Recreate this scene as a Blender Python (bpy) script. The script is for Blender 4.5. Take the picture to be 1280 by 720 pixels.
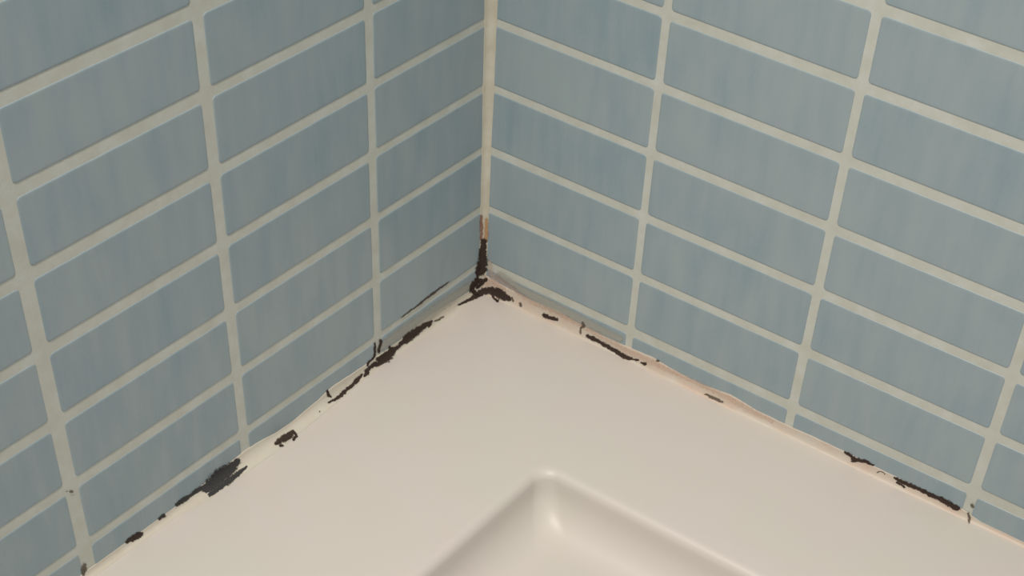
import bpy, math, random
import numpy as np
from mathutils import Vector, Euler, noise

# ------------------------------------------------------------------ scene
scene = bpy.context.scene
for o in list(bpy.data.objects):
    bpy.data.objects.remove(o)
C = scene.collection
U = 0.075            # one tile row (tile + grout) in metres
FLOOR = -8.1         # height of the bathroom floor, in tile rows (row joint 0 is z = 0)


def W(x, y, z):
    """tile-row units -> metres, with the floor at z = 0"""
    return (x * U, y * U, (z - FLOOR) * U)


# ------------------------------------------------------------------ camera
cam = bpy.data.cameras.new('camera')
cam_o = bpy.data.objects.new('camera', cam)
C.objects.link(cam_o)
cam_o.location = W(12.25051553, -16.67128237, 7.85857555)
cam_o.rotation_euler = Euler((0.78083421, -0.07128272, 0.60434097), 'XYZ')
cam.sensor_fit = 'HORIZONTAL'
cam.sensor_width = 36
cam.lens = 1925.32187 / 1280 * 36
cam.shift_x = -89.17473 / 1280
cam.shift_y = 362.8000 / 1280
cam.clip_start = 0.01
scene.camera = cam_o

# ------------------------------------------------------------------ light and exposure
scene.view_settings.view_transform = 'Standard'
scene.view_settings.look = 'None'
scene.view_settings.gamma = 1
scene.view_settings.exposure = 0.30
scene.view_settings.use_curve_mapping = False
world = bpy.data.worlds.new('bathroom_ambient')
scene.world = world
world.use_nodes = True
bg = world.node_tree.nodes['Background']
bg.inputs[0].default_value = (0.95, 0.97, 1.0, 1)
bg.inputs[1].default_value = 0.38


# a recessed ceiling downlight, tilted a little towards the corner
sl = bpy.data.lights.new('ceiling_downlight', 'SPOT')
sl.energy = 127.0
sl.color = (1.0, 0.93, 0.85)
sl.spot_size = math.radians(58)
sl.spot_blend = 1.0
sl.shadow_soft_size = 0.10
so = bpy.data.objects.new('ceiling_downlight', sl)
C.objects.link(so)
so.location = (0.40, -1.02, 2.30)
so.rotation_euler = (Vector((0.48, -0.34, 0.1)) - so.location).to_track_quat('-Z', 'Y').to_euler()

# ------------------------------------------------------------------ helpers


def tag(o, label=None, cat=None, group=None, kind=None):
    for k, v in (('label', label), ('category', cat), ('group', group), ('kind', kind)):
        if v:
            o[k] = v
    return o


def mesh_obj(name, verts, faces, mats, parent=None, mat_idx=None, smooth=False, origin=None):
    """one mesh object; verts in metres, world space"""
    me = bpy.data.meshes.new(name)
    if origin is not None:
        verts = [(v[0] - origin[0], v[1] - origin[1], v[2] - origin[2]) for v in verts]
    elif parent is not None:
        pl = parent.location
        verts = [(v[0] - pl[0], v[1] - pl[1], v[2] - pl[2]) for v in verts]
    me.from_pydata([tuple(map(float, v)) for v in verts], [], faces)
    for m in mats:
        me.materials.append(m)
    if mat_idx is not None:
        me.polygons.foreach_set('material_index', mat_idx)
    me.polygons.foreach_set('use_smooth', [smooth] * len(me.polygons))
    me.update()
    o = bpy.data.objects.new(name, me)
    C.objects.link(o)
    if origin is not None:
        o.location = origin
    if parent is not None:
        o.parent = parent
    return o


class NT:
    def __init__(self, name):
        self.m = bpy.data.materials.new(name)
        self.m.use_nodes = True
        self.t = self.m.node_tree
        self.b = self.t.nodes['Principled BSDF']

    def n(self, typ, **kw):
        nd = self.t.nodes.new(typ)
        for k, v in kw.items():
            setattr(nd, k, v)
        return nd

    def l(self, a, b):
        self.t.links.new(a, b)

    def pos(self, scale=(1, 1, 1)):
        g = self.n('ShaderNodeNewGeometry')
        mp = self.n('ShaderNodeMapping')
        mp.inputs['Scale'].default_value = scale
        self.l(g.outputs['Position'], mp.inputs['Vector'])
        return mp.outputs[0]

    def noise(self, vec, scale, detail=3, rough=0.5):
        nd = self.n('ShaderNodeTexNoise')
        nd.inputs['Scale'].default_value = scale
        nd.inputs['Detail'].default_value = detail
        nd.inputs['Roughness'].default_value = rough
        self.l(vec, nd.inputs['Vector'])
        return nd.outputs['Fac']

    def ramp(self, fac, stops):
        r = self.n('ShaderNodeValToRGB')
        e = r.color_ramp.elements
        while len(e) < len(stops):
            e.new(0.5)
        for i, (p, c) in enumerate(stops):
            e[i].position = p
            e[i].color = (*c, 1)
        self.l(fac, r.inputs[0])
        return r.outputs[0]

    def mix(self, fac, a, b, mode='MIX'):
        m = self.n('ShaderNodeMix', data_type='RGBA', blend_type=mode)
        for s, v in ((0, fac), (6, a), (7, b)):
            if hasattr(v, 'links'):
                self.l(v, m.inputs[s])
            elif isinstance(v, (int, float)):
                m.inputs[s].default_value = v
            else:
                m.inputs[s].default_value = (*v, 1)
        return m.outputs[2]

    def math(self, op, a, b=0.0, clamp=False):
        m = self.n('ShaderNodeMath', operation=op, use_clamp=clamp)
        for i, v in enumerate((a, b)):
            if hasattr(v, 'links'):
                self.l(v, m.inputs[i])
            else:
                m.inputs[i].default_value = v
        return m.outputs[0]

    def bump(self, h, strength, dist):
        b = self.n('ShaderNodeBump')
        b.inputs['Strength'].default_value = strength
        b.inputs['Distance'].default_value = dist
        self.l(h, b.inputs['Height'])
        self.l(b.outputs[0], self.b.inputs['Normal'])


def s2l(r, g, b):
    f = lambda c: (c / 255 / 12.92) if c / 255 <= 0.04045 else ((c / 255 + 0.055) / 1.055) ** 2.4
    return (f(r), f(g), f(b))


# ------------------------------------------------------------------ materials
def tile_material():
    k = NT('glazed_blue_tile')
    at = k.n('ShaderNodeAttribute', attribute_name='tint')
    tint = at.outputs['Fac']
    streak = k.noise(k.pos((1, 1, 0.16)), 55, 3, 0.55)
    blotch = k.noise(k.pos((1, 1, 0.6)), 22, 2, 0.5)
    fine = k.noise(k.pos((1, 1, 0.7)), 420, 2, 0.6)
    a = k.math('ADD', k.math('MULTIPLY', streak, 0.50), k.math('MULTIPLY', blotch, 0.35))
    a = k.math('ADD', a, k.math('MULTIPLY', k.math('SUBTRACT', tint, 0.5), 0.10))
    a = k.math('ADD', a, k.math('MULTIPLY', fine, 0.16))
    col = k.ramp(a, [(0.33, s2l(134, 155, 164)), (0.45, s2l(145, 162, 169)), (0.56, s2l(154, 168, 173)),
                     (0.68, s2l(157, 172, 172))])
    # slow drift between a greener and a bluer glaze
    hue = k.noise(k.pos((1, 1, 0.5)), 9, 2, 0.5)
    col = k.mix(k.math('MULTIPLY', hue, 0.5), col, s2l(155, 168, 167))
    k.l(col, k.b.inputs['Base Color'])
    k.b.inputs['Roughness'].default_value = 0.42
    k.b.inputs['Specular IOR Level'].default_value = 0.35
    k.bump(k.math('ADD', k.math('MULTIPLY', streak, 0.7), k.math('MULTIPLY', fine, 0.1)), 0.15, 0.0012)
    return k.m


def grout_material():
    k = NT('pale_grout')
    n1 = k.noise(k.pos(), 40, 4, 0.6)
    n2 = k.noise(k.pos(), 700, 2, 0.6)
    col = k.ramp(n1, [(0.3, s2l(190, 191, 178)), (0.55, s2l(197, 199, 188)), (0.75, s2l(203, 206, 200))])
    k.l(col, k.b.inputs['Base Color'])
    k.b.inputs['Roughness'].default_value = 0.8
    k.bump(n2, 0.25, 0.0006)
    return k.m


def sealant_material(name, c1, c2, c3):
    k = NT(name)
    n1 = k.noise(k.pos(), 30, 3, 0.6)
    col = k.ramp(n1, [(0.33, c1), (0.5, c2), (0.68, c3)])
    k.l(col, k.b.inputs['Base Color'])
    k.b.inputs['Roughness'].default_value = 0.5
    k.b.inputs['Subsurface Weight'].default_value = 0.0
    k.bump(k.noise(k.pos(), 160, 2, 0.5), 0.2, 0.002)
    return k.m


def acrylic_material():
    k = NT('white_acrylic')
    n1 = k.noise(k.pos(), 5, 2, 0.5)
    col = k.ramp(n1, [(0.35, s2l(207, 197, 188)), (0.55, s2l(207, 199, 191)), (0.7, s2l(205, 199, 189))])
    k.l(col, k.b.inputs['Base Color'])
    k.b.inputs['Roughness'].default_value = 0.42
    k.b.inputs['Specular IOR Level'].default_value = 0.4
    return k.m


def film_material(name, dark, light, density=1.0, soft=2.5, rough=0.75, speckle=1.5, edge=5.0):
    """a crust or stain that thins out towards its edges"""
    k = NT(name)
    at = k.n('ShaderNodeAttribute', attribute_name='crust')
    d = at.outputs['Fac']
    n1 = k.noise(k.pos(), 260, 3, 0.65)
    n2 = k.noise(k.pos(), 900, 2, 0.6)
    a = k.math('MULTIPLY', d, soft)
    a = k.math('ADD', a, k.math('MULTIPLY', k.math('SUBTRACT', n1, 0.5), speckle))
    a = k.math('MULTIPLY', k.math('MINIMUM', a, 1.0), density, clamp=True)
    fade = k.math('MULTIPLY', d, edge, clamp=True)
    a = k.math('MULTIPLY', a, fade, clamp=True)
    col = k.mix(k.math('MULTIPLY', n2, 0.9, clamp=True), dark, light)
    k.l(col, k.b.inputs['Base Color'])
    k.l(a, k.b.inputs['Alpha'])
    k.b.inputs['Roughness'].default_value = rough
    k.b.inputs['Specular IOR Level'].default_value = 0.2
    return k.m


def plain(name, c, r):
    k = NT(name)
    n = k.noise(k.pos(), 12, 3, 0.5)
    k.l(k.ramp(n, [(0.3, tuple(v * 0.94 for v in c)), (0.7, c)]), k.b.inputs['Base Color'])
    k.b.inputs['Roughness'].default_value = r
    return k.m


M_TILE = tile_material()
M_GROUT = grout_material()
M_SEAL = sealant_material('cream_sealant', s2l(200, 191, 174), s2l(203, 195, 179), s2l(203, 198, 183))
M_SEALR = sealant_material('peach_cream_sealant', s2l(205, 184, 166), s2l(204, 189, 172), s2l(204, 196, 181))
M_CORN = sealant_material('corner_sealant', s2l(190, 184, 163), s2l(198, 193, 174), s2l(204, 201, 186))
M_ACR = acrylic_material()
M_MOULD = film_material('black_mould', s2l(36, 27, 23), s2l(82, 66, 58), 0.97, 2.6, speckle=2.0, edge=4.0)
M_GREY = film_material('grey_black_mould', s2l(40, 39, 39), s2l(80, 79, 78), 0.97, 2.6)
M_FAINT = film_material('faint_mould', s2l(90, 78, 66), s2l(120, 110, 96), 0.85, 2.0)
M_BROWN = film_material('brown_stain', s2l(140, 104, 88), s2l(165, 126, 108), 0.8, 2.0)
M_OCHRE = film_material('ochre_stain', s2l(186, 146, 104), s2l(200, 164, 122), 0.8, 2.0)
M_PEACH = film_material('peach_stain', s2l(222, 190, 168), s2l(224, 200, 182), 0.42, 1.2, speckle=0.5, edge=2.5)
M_SMEAR = film_material('sealant_smear', s2l(188, 184, 170), s2l(194, 191, 179), 0.60, 1.4, speckle=0.3, edge=2.5)
M_LINE = film_material('brown_line', s2l(70, 58, 50), s2l(98, 86, 76), 0.9, 2.4)
M_FLOOR = plain('floor_vinyl', s2l(150, 150, 146), 0.5)

# ------------------------------------------------------------------ the joint's surface (tile-row units)
S=0.075; DZ=-6.50
def lerp(x,tab):
    xs=[a for a,b in tab];ys=[b for a,b in tab];return np.interp(x,xs,ys)
# bead legs (tile units): up the wall (a) and out on the deck (b)
LA=[(0,.15),(.34,.13),(1.33,.22),(2.05,.16),(2.9,.17),(3.62,.21),(3.9,.15),(4.45,.10),(4.8,.11),(5.13,.17),(5.5,.18),(6.17,.13),(6.77,.09),(30,.08)]
LB=[(0,.08),(2.6,.06),(3.5,.12),(4.9,.20),(6.3,.17),(6.8,.08),(30,.08)]
RA=[(0,.30),(.83,.23),(1.49,.26),(2.1,.19),(2.67,.20),(3.23,.24),(3.7,.17),(4.15,.15),(4.63,.22),(5.04,.16),(5.6,.15),(6.3,.17),(7.5,.14),(8.4,.13),(8.75,.06),(30,.06)]
RB=[(0,.10),(1,.07),(3,.06),(4.6,.08),(5.6,.05),(7.5,.07),(8.4,.05),(30,.05)]
CC=[(-6.6,.085),(-6,.085),(-4,.10),(-2,.125),(0,.14),(30,.14)]
def solid(x,y,z):
    """x,y,z arrays in tile units"""
    Y=-y;Z=z-DZ
    s=(x<0)|(Y<0)|(Z<0)
    a=lerp(Y,LA);b=lerp(Y,LB);u=1-x/b;v=1-Z/a;s|=(u>0)&(v>0)&(u*u+v*v>1)
    a=lerp(x,RA);b=lerp(x,RB);u=1-Y/b;v=1-Z/a;s|=(u>0)&(v>0)&(u*u+v*v>1)
    c=lerp(z,CC);u=1-Y/c;v=1-x/c;s|=(u>0)&(v>0)&(u*u+v*v>1)
    return s


# ------------------------------------------------------------------ tiled walls
random.seed(4)
PITCH = 2.85
COLS_R = [0.0, 2.807, 5.633, 8.512] + [8.512 + PITCH * i for i in range(1, 7)]
COLS_L = [0.0, 2.549, 5.383, 8.240] + [8.240 + PITCH * i for i in range(1, 6)]
ROWS = [-k for k in range(7, -18, -1)]        # joint heights from below the tray up
GAP_R = {1: 0.120, 2: 0.135, 3: 0.150}
GAP_L = {1: 0.150, 2: 0.165, 3: 0.205}
DEPTH = 0.009


def tile_wall(name, cols, gaps, side, end):
    verts, faces, mi, tints = [], [], [], []

    def P(s, z, out):
        # s along the wall from the corner, out = distance in front of the grout plane
        out = out - DEPTH
        return W(out, -s, z) if side == 'L' else W(s, -out, z)

    def face(idx, m, t):
        faces.append(idx if side == 'R' else idx[::-1])
        mi.append(m)
        tints.append(t)

    z0, z1 = FLOOR, 17.0
    # grout bed with real thickness
    b = len(verts)
    lo = -1.2 if side == 'R' else -1.2
    for out in (0.0, -1.2):
        for s, z in ((lo if out else 0 - DEPTH * 0, z0), (end, z0), (end, z1), (lo if out else 0, z1)):
            verts.append(P(s, z, out))
    face([b, b + 1, b + 2, b + 3], 1, 0.5)
    face([b + 7, b + 6, b + 5, b + 4], 1, 0.5)
    for i in range(4):
        j = (i + 1) % 4
        face([b + i, b + 4 + i, b + 4 + j, b + j], 1, 0.5)
    # tiles
    for ci in range(len(cols)):
        sa = cols[ci]
        sb = cols[ci + 1] if ci + 1 < len(cols) else end
        ga = gaps.get(ci, 0.15) if ci else 0.05
        gb = gaps.get(ci + 1, 0.15)
        x0, x1 = sa + ga / 2, min(sb - gb / 2, end)
        for zi in range(len(ROWS) - 1):
            za, zb = ROWS[zi], ROWS[zi + 1]
            row_gap = ([0.115, 0.140, 0.160, 0.155] if side == 'L' else [0.120, 0.135, 0.140, 0.145])[min(ci, 3)]
            hg = lambda z: row_gap * ((0.85 if side == 'L' else 1.15) if z == -6 else 1.0)
            j = lambda a: random.uniform(-a, a)
            y0, y1 = za + hg(za) / 2 + j(.006), zb - hg(zb) / 2 + j(.006)
            xx0, xx1 = x0 + j(.006), x1 + j(.006)
            t = random.random()
            rings = []
            r = 0.05
            for inset, out in ((0.0, 0.0), (0.004, DEPTH * 0.55), (0.016, DEPTH * 0.9), (0.034, DEPTH)):
                ring = []
                for cx, cy, a0 in ((xx0 + r, y0 + r, 180), (xx1 - r, y0 + r, 270), (xx1 - r, y1 - r, 0), (xx0 + r, y1 - r, 90)):
                    for q in range(4):
                        a = math.radians(a0 + q * 30)
                        rr = max(r - inset, 0.004)
                        ring.append(P(cx + rr * math.cos(a), cy + rr * math.sin(a), out))
                rings.append((len(verts), len(ring)))
                verts.extend(ring)
            for (b0, n), (b1, _) in zip(rings, rings[1:]):
                for i in range(n):
                    k2 = (i + 1) % n
                    face([b0 + i, b0 + k2, b1 + k2, b1 + i], 0, t)
            b1, n = rings[-1]
            face([b1 + i for i in range(n)], 0, t)
    o = mesh_obj(name, verts, faces, [M_TILE, M_GROUT], mat_idx=mi, smooth=False)
    at = o.data.attributes.new('tint', 'FLOAT', 'FACE')
    at.data.foreach_set('value', tints)
    tag(o, kind='structure')
    return o


wall_right = tile_wall('wall_right', COLS_R, GAP_R, 'R', 27.5)
wall_left = tile_wall('wall_left', COLS_L, GAP_L, 'L', 25.0)
wall_right['label'] = 'right-hand wall of blue-grey tiles in pale grout'
wall_left['label'] = 'left-hand wall of blue-grey tiles in pale grout'

# floor slab
fv = [W(x, y, z) for z in (FLOOR, FLOOR - 1.0) for x, y in ((-1.2, 1.2), (-1.2, -32), (34, -32), (34, 1.2))]
floor = mesh_obj('floor', fv, [(0, 1, 2, 3), (7, 6, 5, 4)] + [(i, i + 4, (i + 1) % 4 + 4, (i + 1) % 4) for i in range(4)], [M_FLOOR])
tag(floor, kind='structure')

# ------------------------------------------------------------------ shower tray
BX0, BY0 = 3.23, -2.83          # top edge of the sunken basin nearest the corner
TX1, TY1 = 17.5, -19.0          # far edges of the tray
BX1, BY1 = TX1 - 2.2, TY1 + 2.2


def rrect(x0, x1, y0, y1, r, z, n=14):
    out = []
    for cx, cy, a0 in ((x1 - r, y1 - r, 0), (x0 + r, y1 - r, 90), (x0 + r, y0 + r, 180), (x1 - r, y0 + r, 270)):
        for q in range(n + 1):
            a = math.radians(a0 + 90 * q / n)
            out.append((cx + r * math.cos(a), cy + r * math.sin(a), z))
    return out


prof = []                       # (inset, depth, plan radius)
HB = 0.75
for i in range(9):              # rounded shoulder
    a = math.radians(i * 78 / 8)
    prof.append((0.16 * math.sin(a) - 0.07, -0.16 * (1 - math.cos(a)), 0.28 - 0.02 * i / 8))
d0, z0_, r0 = prof[-1]
SL = 78
fl = 0.62                       # bottom fillet radius
zs = -HB + fl * (1 - math.cos(math.radians(SL)))
dd = (z0_ - zs) / math.tan(math.radians(SL))
for i in range(1, 5):
    f = i / 4
    prof.append((d0 + dd * f, z0_ + (zs - z0_) * f, r0 + 0.02 * f))
d1, _, r1 = prof[-1]
for i in range(1, 13):
    a = math.radians(SL * (1 - i / 12))
    prof.append((d1 + fl * (math.sin(math.radians(SL)) - math.sin(a)), -HB + fl * (1 - math.cos(a)), r1 + 0.10 * i / 12))
tv, tf = [], []
n_out = 14
rings = []


def add_ring(pts):
    rings.append(len(tv))
    tv.extend(W(*p) for p in pts)
    return len(pts)


E0 = 0.02                        # the tray slips under the sealant
NR = add_ring(rrect(E0, TX1, TY1, -E0, 0.02, FLOOR + 0.0))
add_ring(rrect(E0, TX1, TY1, -E0, 0.02, DZ - 0.14))
for i in range(1, 7):
    a = math.radians(90 * i / 6)
    q = 0.14 * (1 - math.cos(a))
    add_ring(rrect(E0 + (0.0 if i < 6 else 0.02), TX1 - q, TY1 + q, -E0 - (0.0 if i < 6 else 0.02), 0.03 + q, DZ - 0.14 + 0.14 * math.sin(a)))
add_ring(rrect(BX0 - 0.25, BX1 + 0.25, BY1 - 0.25, BY0 + 0.25, 0.5, DZ))
for d, z, r in prof:
    add_ring(rrect(BX0 + d, BX1 - d, BY1 + d, BY0 - d, r, DZ + z))
for a, b in zip(rings, rings[1:]):
    for i in range(NR):
        j = (i + 1) % NR
        tf.append((a + i, a + j, b + j, b + i))
tf.append(tuple(rings[-1] + i for i in range(NR)))
tray_loc = W(TX1 / 2, TY1 / 2, FLOOR)
tray = mesh_obj('shower_tray', tv, tf, [M_ACR], smooth=True, origin=tray_loc)
tag(tray, 'glossy white shower tray with a wide flat rim and sunken basin in the tiled corner', 'shower tray')

# ------------------------------------------------------------------ sealant beads


def sweep(name, stations, section, mat, origin):
    vs, fs = [], []
    n = None
    for s in stations:
        sec = section(s)
        n = len(sec)
        vs.extend(W(*p) for p in sec)
    for i in range(len(stations) - 1):
        for j in range(n):
            k2 = (j + 1) % n
            fs.append((i * n + j, i * n + k2, (i + 1) * n + k2, (i + 1) * n + j))
    fs.append(tuple(range(n))[::-1])
    fs.append(tuple((len(stations) - 1) * n + j for j in range(n)))
    o = mesh_obj(name, vs, fs, [mat], smooth=True, origin=W(*origin))
    return o


def arc(a, b, n=8):
    """concave quarter: from the deck (out=b, up=0) to the wall (out=0, up=a)"""
    pts = []
    for i in range(n + 1):
        t = math.radians(90 * i / n)
        pts.append((b * (1 - math.sin(t)), a * (1 - math.cos(t))))
    return pts


def wob(s, seed):
    return 1 + 0.05 * noise.noise(Vector((s * 3.0, seed, 0))) + 0.03 * noise.noise(Vector((s * 11.0, seed, 3)))


def sec_left(s):
    a, b = float(lerp(s, LA)) * wob(s, 1.5), float(lerp(s, LB)) * wob(s, 7.5)
    return [(-0.01, -s, DZ - 0.03), (b, -s, DZ - 0.03)] + [(o, -s, DZ + u) for o, u in arc(a, b)] + [(-0.01, -s, DZ + a)]


def sec_right(s):
    a, b = float(lerp(s, RA)) * wob(s, 21.5), float(lerp(s, RB)) * wob(s, 27.5)
    return [(s, 0.01, DZ - 0.03), (s, -b, DZ - 0.03)] + [(s, -o, DZ + u) for o, u in arc(a, b)] + [(s, 0.01, DZ + a)]


def sec_corner(z):
    c = float(lerp(z, CC)) * wob(z, 40.5)
    return [(-0.01, 0.01, z), (c, 0.01, z)] + [(o, -u, z) for o, u in arc(c, c)] + [(-0.01, -c, z)]


ST = [i * 0.06 for i in range(0, 160)]
bead_left = sweep('sealant_bead', ST + [10 + i for i in range(0, 9)] + [18.95], sec_left, M_SEAL, (0, -4, DZ))
tag(bead_left, 'cream silicone bead spotted with black mould, along the foot of the left-hand tiled wall', 'sealant', 'silicone beads sealing the corner')
bead_right = sweep('sealant_bead', ST + [10 + i for i in range(0, 8)] + [17.45], sec_right, M_SEALR, (4, 0, DZ))
tag(bead_right, 'peach-stained silicone bead with thin black mould lines, along the foot of the right-hand tiled wall', 'sealant', 'silicone beads sealing the corner')
bead_corner = sweep('sealant_bead', [DZ + 0.02 + i * 0.09 for i in range(0, 262)], sec_corner, M_CORN, (0, 0, DZ))
tag(bead_corner, 'upright cream silicone bead in the corner between both tiled walls, black at its foot', 'sealant', 'silicone beads sealing the corner')

# ------------------------------------------------------------------ mould and stains growing on the joint
E1 = np.array([1, 1, 0]) / math.sqrt(2)
E2 = np.array([1, -1, -2]) / math.sqrt(6)
EN = np.array([1, -1, 1]) / math.sqrt(3)


def surf_h(p, q):
    base = p[:, None] * E1 + q[:, None] * E2
    lo = np.full(len(p), -12.0)
    hi = np.full(len(p), 8.0)
    for _ in range(26):
        m = (lo + hi) / 2
        P = base + m[:, None] * EN
        s = solid(P[:, 0], P[:, 1], P[:, 2])
        lo = np.where(s, m, lo)
        hi = np.where(s, hi, m)
    return base, hi


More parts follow.
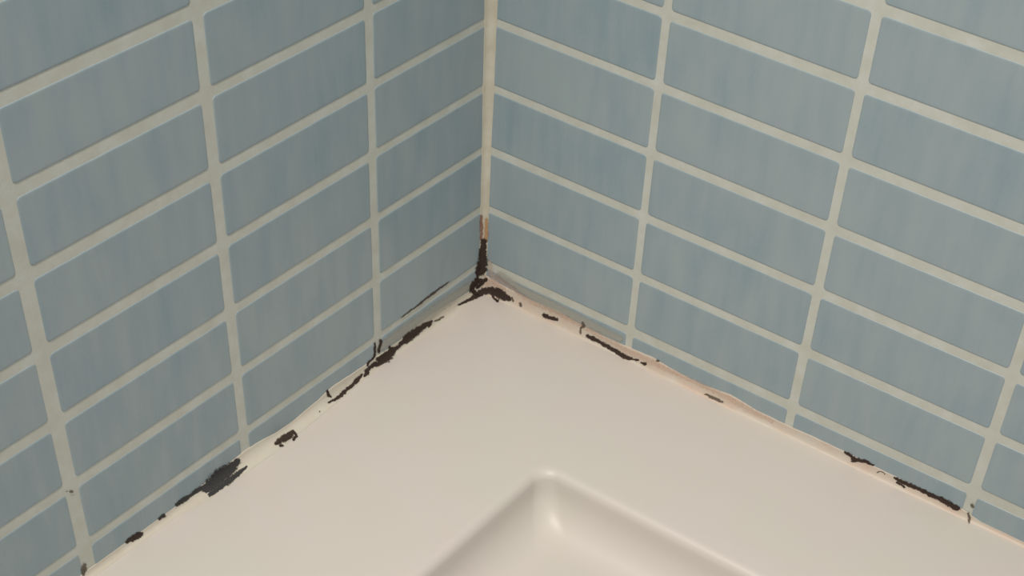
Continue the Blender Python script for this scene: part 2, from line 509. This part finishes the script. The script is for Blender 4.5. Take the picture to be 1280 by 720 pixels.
STROKES = {
    'corner_column': [[(0.026, -0.023, -5.592, 0.0909), (0.019, -0.028, -5.738, 0.108), (0.017, -0.031, -5.885, 0.1364), (0.012, -0.038, -6.033, 0.1705), (0.002, -0.065, -6.113, 0.1591)], [(-0.001, -0.144, -6.119, 0.0568), (0.022, -0.026, -6.155, 0.0909), (0.063, 0.0, -6.089, 0.0455)]],
    'corner_fork': [[(0.033, -0.014, -6.307, 0.0341), (-0.001, -0.137, -6.288, 0.0795), (-0.001, -0.24, -6.309, 0.1023), (-0.0, -0.26, -6.375, 0.1023), (0.025, -0.206, -6.468, 0.0795), (0.065, -0.173, -6.498, 0.0568)], [(0.086, -0.001, -6.274, 0.0455), (0.017, -0.033, -6.365, 0.0568), (0.003, -0.118, -6.403, 0.0682)], [(-0.001, -0.165, -6.108, 0.0341), (-0.001, -0.097, -6.233, 0.0341), (-0.0, -0.181, -6.234, 0.0455)]],
    'corner_arch': [[(0.019, -0.634, -6.455, 0.0227), (0.032, -0.505, -6.473, 0.0455), (0.046, -0.316, -6.492, 0.0568), (0.054, -0.16, -6.495, 0.0795), (0.073, -0.059, -6.479, 0.1023), (0.192, -0.029, -6.425, 0.1136), (0.313, -0.021, -6.405, 0.125), (0.428, -0.024, -6.428, 0.125), (0.555, -0.026, -6.43, 0.0682)], [(0.241, -0.049, -6.469, 0.0455), (0.312, -0.078, -6.498, 0.0455), (0.387, -0.093, -6.502, 0.0455)]],
    'left_upper_line': [[(-0.002, -2.001, -5.957, 0.0182), (-0.0, -1.813, -5.942, 0.025), (-0.0, -1.623, -5.943, 0.0318), (-0.001, -1.429, -5.931, 0.0386), (-0.002, -1.254, -5.922, 0.0432), (-0.001, -1.098, -5.916, 0.0341), (-0.002, -0.958, -5.917, 0.0227), (-0.0, -0.841, -5.919, 0.0114)]],
    'left_thick': [[(0.024, -2.642, -6.465, 0.0568), (0.02, -2.526, -6.46, 0.0909), (0.015, -2.39, -6.453, 0.1477), (0.013, -2.255, -6.442, 0.1136), (0.009, -2.118, -6.433, 0.0568), (0.005, -1.999, -6.413, 0.0682), (0.006, -1.884, -6.403, 0.1364), (0.007, -1.732, -6.399, 0.1364), (0.006, -1.576, -6.396, 0.1023), (0.008, -1.422, -6.391, 0.0682), (0.013, -1.29, -6.417, 0.0341)], [(0.021, -1.32, -6.442, 0.0341), (0.024, -1.383, -6.451, 0.0341)], [(-0.002, -2.291, -6.339, 0.0455), (0.004, -2.243, -6.408, 0.0795)], [(0.014, -2.849, -6.437, 0.0568), (0.012, -2.737, -6.43, 0.0682), (0.008, -2.621, -6.425, 0.0455)]],
    'left_forks': [[(-0.002, -2.616, -6.093, 0.0341), (-0.0, -2.622, -6.207, 0.0341), (-0.001, -2.643, -6.313, 0.0341)], [(-0.001, -2.49, -6.121, 0.0568), (-0.0, -2.511, -6.196, 0.0455), (-0.002, -2.549, -6.279, 0.0341)], [(-0.001, -2.644, -6.328, 0.0341), (-0.002, -2.771, -6.327, 0.0284), (0.001, -2.812, -6.376, 0.0284)], [(0.003, -2.448, -6.395, 0.0341), (0.002, -2.576, -6.395, 0.0568)]],
    'left_tail': [[(0.02, -1.239, -6.442, 0.017), (0.026, -1.127, -6.455, 0.0227), (0.029, -1.031, -6.462, 0.017)]],
    'left_diagonal': [[(0.058, -3.74, -6.468, 0.0284), (0.073, -3.636, -6.481, 0.0284), (0.07, -3.492, -6.482, 0.0568), (0.055, -3.315, -6.479, 0.0511), (0.046, -3.16, -6.474, 0.0511), (0.029, -3.031, -6.455, 0.0625), (0.019, -2.964, -6.441, 0.0284)], [(0.04, -2.936, -6.477, 0.0284), (0.032, -2.854, -6.47, 0.0568)]],
    'left_hook': [[(-0.002, -3.696, -6.319, 0.0455), (0.014, -3.685, -6.393, 0.0511), (0.031, -3.655, -6.432, 0.0227)], [(0.081, -3.966, -6.486, 0.017), (0.083, -3.964, -6.486, 0.017)]],
    'left_oval': [[(0.084, -4.884, -6.478, 0.0568), (0.084, -4.786, -6.483, 0.0909), (0.097, -4.702, -6.487, 0.1023), (0.1, -4.606, -6.489, 0.0909)], [(0.082, -4.536, -6.484, 0.0455), (0.17, -4.551, -6.502, 0.0341), (0.194, -4.645, -6.502, 0.0341)], [(0.147, -4.872, -6.496, 0.0341), (0.169, -4.848, -6.5, 0.0341)]],
    'left_big': [[(0.012, -5.582, -6.39, 0.0909), (0.022, -5.721, -6.421, 0.1477), (0.019, -5.857, -6.417, 0.1932), (0.021, -5.984, -6.431, 0.1932), (0.026, -6.113, -6.44, 0.1705), (0.034, -6.199, -6.449, 0.1136)], [(0.103, -5.5, -6.483, 0.0227), (0.109, -5.617, -6.487, 0.0568), (0.115, -5.734, -6.491, 0.0682), (0.113, -5.887, -6.49, 0.0909)], [(0.109, -6.221, -6.493, 0.0455), (0.117, -6.108, -6.495, 0.0568), (0.121, -5.958, -6.495, 0.0455)], [(0.002, -6.414, -6.403, 0.0455), (0.002, -6.294, -6.401, 0.0568), (0.006, -6.194, -6.41, 0.0568)]],
    'left_big_tail': [[(-0.001, -6.708, -6.4, 0.0455), (-0.0, -6.605, -6.4, 0.0682), (0.0, -6.517, -6.404, 0.0568), (0.0, -6.457, -6.403, 0.0341)]],
    'left_dot': [[(-0.002, -7.022, -6.419, 0.0398), (-0.002, -6.958, -6.423, 0.0568)]],
    'left_lens': [[(-0.001, -7.596, -6.413, 0.0455), (0.001, -7.502, -6.425, 0.0795), (0.003, -7.408, -6.436, 0.0795), (0.003, -7.366, -6.439, 0.0568)]],
    'left_edge': [[(-0.002, -8.293, -6.298, 0.0455), (-0.001, -8.32, -6.362, 0.0568), (0.001, -8.348, -6.426, 0.0341)]],
    'left_speck': [[(-0.0, -8.257, -5.072, 0.0364), (-0.001, -8.245, -5.082, 0.0364)], [(-0.001, -8.316, -5.031, 0.017), (-0.0, -8.311, -5.034, 0.017)]],
    'right_dash': [[(1.221, -0.017, -6.417, 0.0341), (1.3, -0.019, -6.425, 0.0625), (1.388, -0.014, -6.41, 0.0625), (1.464, -0.013, -6.405, 0.0568)]],
    'right_faint': [[(0.772, -0.02, -6.425, 0.0455), (0.791, -0.024, -6.445, 0.0341)], [(0.606, -0.011, -6.384, 0.0341), (0.632, -0.023, -6.427, 0.0341)]],
    'right_tick': [[(1.936, 0.002, -6.245, 0.0227), (1.978, 0.0, -6.285, 0.0568), (1.926, -0.003, -6.353, 0.0341)], [(1.92, -0.004, -6.371, 0.0227), (1.938, -0.021, -6.444, 0.0284)]],
    'right_long': [[(2.061, -0.013, -6.435, 0.0511), (2.181, -0.013, -6.432, 0.0568), (2.334, -0.015, -6.441, 0.0568), (2.489, -0.022, -6.454, 0.0625), (2.639, -0.023, -6.457, 0.0568), (2.779, -0.029, -6.476, 0.0682), (2.864, -0.025, -6.468, 0.0568), (2.932, -0.02, -6.453, 0.0227), (3.003, -0.017, -6.442, 0.0284)], [(3.077, -0.018, -6.444, 0.0284), (3.136, -0.019, -6.444, 0.0455), (3.147, -0.016, -6.426, 0.0341)]],
    'right_speck': [[(3.322, 0.002, -6.29, 0.0341), (3.352, 0.001, -6.289, 0.0341)]],
    'right_short': [[(4.224, -0.027, -6.466, 0.0227), (4.309, -0.028, -6.468, 0.0398), (4.393, -0.028, -6.462, 0.0511), (4.48, -0.032, -6.462, 0.0455), (4.537, -0.033, -6.462, 0.0227)]],
    'right_wedge': [[(6.57, 0.0, -6.348, 0.0284), (6.651, 0.002, -6.365, 0.0341), (6.723, -0.002, -6.385, 0.0568), (6.809, 0.001, -6.37, 0.0568), (6.919, 0.002, -6.34, 0.0341), (7.01, 0.002, -6.343, 0.0341)], [(6.723, -0.009, -6.425, 0.0455), (6.782, -0.005, -6.411, 0.0227)]],
    'right_line': [[(7.37, -0.0, -6.391, 0.0284), (7.487, -0.001, -6.401, 0.0568), (7.586, 0.001, -6.393, 0.0625), (7.686, 0.001, -6.388, 0.0455), (7.812, 0.0, -6.385, 0.0455), (7.938, 0.002, -6.39, 0.0511), (8.063, -0.0, -6.386, 0.0568), (8.189, 0.001, -6.39, 0.0682), (8.291, 0.001, -6.4, 0.0682), (8.38, -0.001, -6.407, 0.0568)], [(7.437, -0.01, -6.438, 0.0227), (7.559, -0.017, -6.456, 0.0284)]],
    'right_stub': [[(8.548, 0.002, -6.236, 0.0341), (8.569, 0.001, -6.268, 0.0341)], [(8.539, 0.002, -6.408, 0.0284), (8.58, -0.012, -6.466, 0.0341), (8.609, -0.067, -6.501, 0.017)]],
    'right_drip': [[(7.233, -0.003, -6.405, 0.0148), (7.162, 0.001, -6.387, 0.0148), (7.116, -0.011, -6.435, 0.0148)]],
    'brown_left': [[(0.001, -0.072, -5.119, 0.0455), (0.002, -0.067, -5.263, 0.0625), (0.003, -0.063, -5.408, 0.0625), (0.006, -0.051, -5.542, 0.0568)]],
    'brown_right': [[(0.055, -0.007, -5.198, 0.0455), (0.058, -0.005, -5.341, 0.0511), (0.055, -0.005, -5.486, 0.0568), (0.052, -0.007, -5.574, 0.0455)]],
    'smear_left': [[(-0.001, -0.095, -6.31, 0.1364), (-0.001, -0.345, -6.269, 0.1477), (-0.001, -0.875, -6.258, 0.2045), (-0.0, -1.47, -6.264, 0.25), (-0.001, -2.044, -6.226, 0.2045), (-0.0, -2.457, -6.228, 0.1591)]],
    'smear_right': [[(0.331, 0.001, -6.091, 0.1364), (0.744, 0.0, -6.176, 0.1591), (1.363, 0.001, -6.195, 0.1818), (1.972, 0.0, -6.212, 0.1591), (2.642, 0.002, -6.227, 0.1136)]],
    'peach_right': [[(0.301, 0.002, -6.135, 0.0795), (0.589, 0.001, -6.216, 0.0795), (0.984, 0.0, -6.308, 0.0909), (1.522, 0.002, -6.288, 0.0795), (2.131, 0.001, -6.319, 0.0795), (2.735, -0.002, -6.376, 0.0909), (3.466, -0.004, -6.367, 0.0909), (4.035, 0.001, -6.358, 0.0682), (4.672, -0.005, -6.364, 0.0909), (5.025, -0.004, -6.41, 0.1023), (5.369, -0.004, -6.412, 0.0568)]],
    'peach_corner': [[(0.136, 0.001, -5.894, 0.0341), (0.158, 0.001, -6.078, 0.0909), (0.226, 0.001, -6.228, 0.1591), (0.406, -0.001, -6.313, 0.1136)], [(0.054, -0.003, -6.227, 0.0682), (0.112, -0.01, -6.349, 0.0909)]],
}

STEP = 0.0045


def film(name, key, mat, parent, label, thick=0.010, grow=1.25, rag=0.6):
    strokes = [[np.array(q) for q in l] for l in STROKES[key]]
    caps = []
    for l in strokes:
        pq = [(float(q[:3] @ E1), float(q[:3] @ E2), q[3] * grow / 2) for q in l]
        caps += list(zip(pq, pq[1:]))
    cells = {}

    def dens(ix, iy):
        p, q = ix * STEP, iy * STEP
        w = Vector((p * 22, q * 22, 3.3))
        dx = 0.022 * rag * noise.noise(w) + 0.010 * rag * noise.noise(w * 2.7)
        dy = 0.022 * rag * noise.noise(w + Vector((9, 4, 1))) + 0.010 * rag * noise.noise(w * 2.7 + Vector((3, 8, 2)))
        p += dx
        q += dy
        best = -1
        for (x0, y0, r0), (x1, y1, r1) in caps:
            vx, vy = x1 - x0, y1 - y0
            L = vx * vx + vy * vy + 1e-9
            t = min(1, max(0, ((p - x0) * vx + (q - y0) * vy) / L))
            r = r0 + (r1 - r0) * t
            d = math.hypot(p - x0 - vx * t, q - y0 - vy * t)
            best = max(best, 1 - d / max(r, 1e-4))
        return best + 0.45 * rag * noise.noise(Vector((p * 60, q * 60, 8))) + 0.35 * rag * noise.noise(Vector((p * 25, q * 25, 2)))

    todo = set()
    for (x0, y0, r0), (x1, y1, r1) in caps:
        R = max(r0, r1) + 0.03
        L = max(math.hypot(x1 - x0, y1 - y0), 1e-6)
        for k in range(int(L / STEP) + 2):
            t = min(1, k * STEP / L)
            cx, cy = x0 + (x1 - x0) * t, y0 + (y1 - y0) * t
            m = int(R / STEP) + 1
            ix, iy = round(cx / STEP), round(cy / STEP)
            todo.update((ix + a, iy + b) for a in range(-m, m + 1) for b in range(-m, m + 1))
    D = {c: dens(*c) for c in todo}
    quads = [c for c in todo if all(D.get((c[0] + a, c[1] + b), -1) > -0.25 for a, b in ((0, 0), (1, 0), (1, 1), (0, 1)))
             and max(D[(c[0] + a, c[1] + b)] for a, b in ((0, 0), (1, 0), (1, 1), (0, 1))) > 0]
    ids, order = {}, []
    for c in quads:
        for a, b in ((0, 0), (1, 0), (1, 1), (0, 1)):
            v = (c[0] + a, c[1] + b)
            if v not in ids:
                ids[v] = len(order)
                order.append(v)
    p = np.array([v[0] * STEP for v in order])
    q = np.array([v[1] * STEP for v in order])
    base, h = surf_h(p, q)
    dn = np.array([max(0.0, D[v]) for v in order])
    rough_ = np.array([0.75 + 0.5 * noise.noise(Vector((a * 45, b * 45, 5))) for a, b in zip(p, q)])
    top = h + 0.006 + thick * np.minimum(1, dn * 2.2) * rough_
    Pt = base + top[:, None] * EN
    verts = [W(*v) for v in Pt]
    faces = [(ids[c], ids[(c[0], c[1] + 1)], ids[(c[0] + 1, c[1] + 1)], ids[(c[0] + 1, c[1])]) for c in quads]
    o = mesh_obj(name, verts, faces, [mat], parent=parent, smooth=True)
    at = o.data.attributes.new('crust', 'FLOAT', 'POINT')
    at.data.foreach_set('value', dn.astype(np.float32))
    if label:
        o['label'] = label
    return o


mp = 'mould_patch'
film('sealant_smear', 'smear_left', M_SMEAR, bead_left, 'thin grey smear of silicone over the cut tiles', thick=0.002, grow=1.2, rag=0.2)
film('sealant_smear', 'smear_right', M_SMEAR, bead_right, 'thin grey smear of silicone over the cut tiles', thick=0.002, grow=1.2, rag=0.2)
film('stain', 'peach_right', M_PEACH, bead_right, 'peach-coloured stain along the bead', thick=0.002, grow=1.2)
film('stain', 'peach_corner', M_PEACH, bead_right, 'peach-coloured stain where the bead meets the corner', thick=0.002, grow=1.2)
film('stain', 'brown_left', M_BROWN, bead_corner, 'reddish brown stain above the black mould', thick=0.002)
film('stain', 'brown_right', M_OCHRE, bead_corner, 'ochre stain above the black mould', thick=0.002)
film(mp, 'corner_column', M_MOULD, bead_corner, 'upright black mould streak in the corner')
film(mp, 'corner_fork', M_MOULD, bead_corner, 'forked black mould below the upright streak')
film(mp, 'corner_arch', M_MOULD, bead_corner, 'thick black mould arch over the corner of the tray')
film(mp, 'left_upper_line', M_LINE, wall_left, 'thin dark line along the lowest tile joint near the corner', thick=0.004, grow=1.1)  # narrow brownish film along the joint, sharing the patches' object name
film(mp, 'left_thick', M_MOULD, bead_left, 'longest thick black mould patch left of the corner')
film(mp, 'left_forks', M_MOULD, bead_left, 'forked black mould spikes climbing the tile joint', thick=0.005)
film(mp, 'left_tail', M_FAINT, bead_left, 'faint thin mould streak near the corner', thick=0.003, grow=1.6)
film(mp, 'left_diagonal', M_MOULD, bead_left, 'slanting narrow black mould streak')
film(mp, 'left_hook', M_MOULD, bead_left, 'small hooked dark mould spot', thick=0.005)
film(mp, 'left_oval', M_MOULD, bead_left, 'oval black mould spot alone on the rim')
film(mp, 'left_big', M_GREY, bead_left, 'large grey-black mould patch under the tile edge')
film(mp, 'left_big_tail', M_GREY, bead_left, 'thin grey mould trail below the large patch')
film(mp, 'left_dot', M_GREY, bead_left, 'small dark mould dot at the tile edge')
film(mp, 'left_lens', M_MOULD, bead_left, 'small lens-shaped black mould spot')
film(mp, 'left_edge', M_FAINT, bead_left, 'dull mould spot under a vertical grout line', thick=0.004)
film('mould_speck', 'left_speck', M_FAINT, wall_left, 'dark speck on a grout crossing', thick=0.003, rag=0.2)
film(mp, 'right_dash', M_MOULD, bead_right, 'short thick black mould dash nearest the corner')
film(mp, 'right_faint', M_FAINT, bead_right, 'faint brown mould smudge beside the corner', thick=0.003)
film(mp, 'right_tick', M_FAINT, bead_right, 'small grey-brown mould tick above the long line', thick=0.003)
film(mp, 'right_long', M_MOULD, bead_right, 'long thin black mould line under the tiles')
film(mp, 'right_speck', M_FAINT, bead_right, 'tiny mould speck at the tile edge', thick=0.003)
film(mp, 'right_short', M_FAINT, bead_right, 'short faded mould dash midway along the bead', thick=0.004)
film(mp, 'right_wedge', M_MOULD, bead_right, 'wedge-shaped black mould patch')
film(mp, 'right_line', M_MOULD, bead_right, 'black mould line ending at a vertical grout joint')
film(mp, 'right_stub', M_FAINT, bead_right, 'small dark marks at the foot of a vertical grout joint', thick=0.003)
film(mp, 'right_drip', M_FAINT, bead_right, 'faint ring-shaped mark on the bead', thick=0.003)
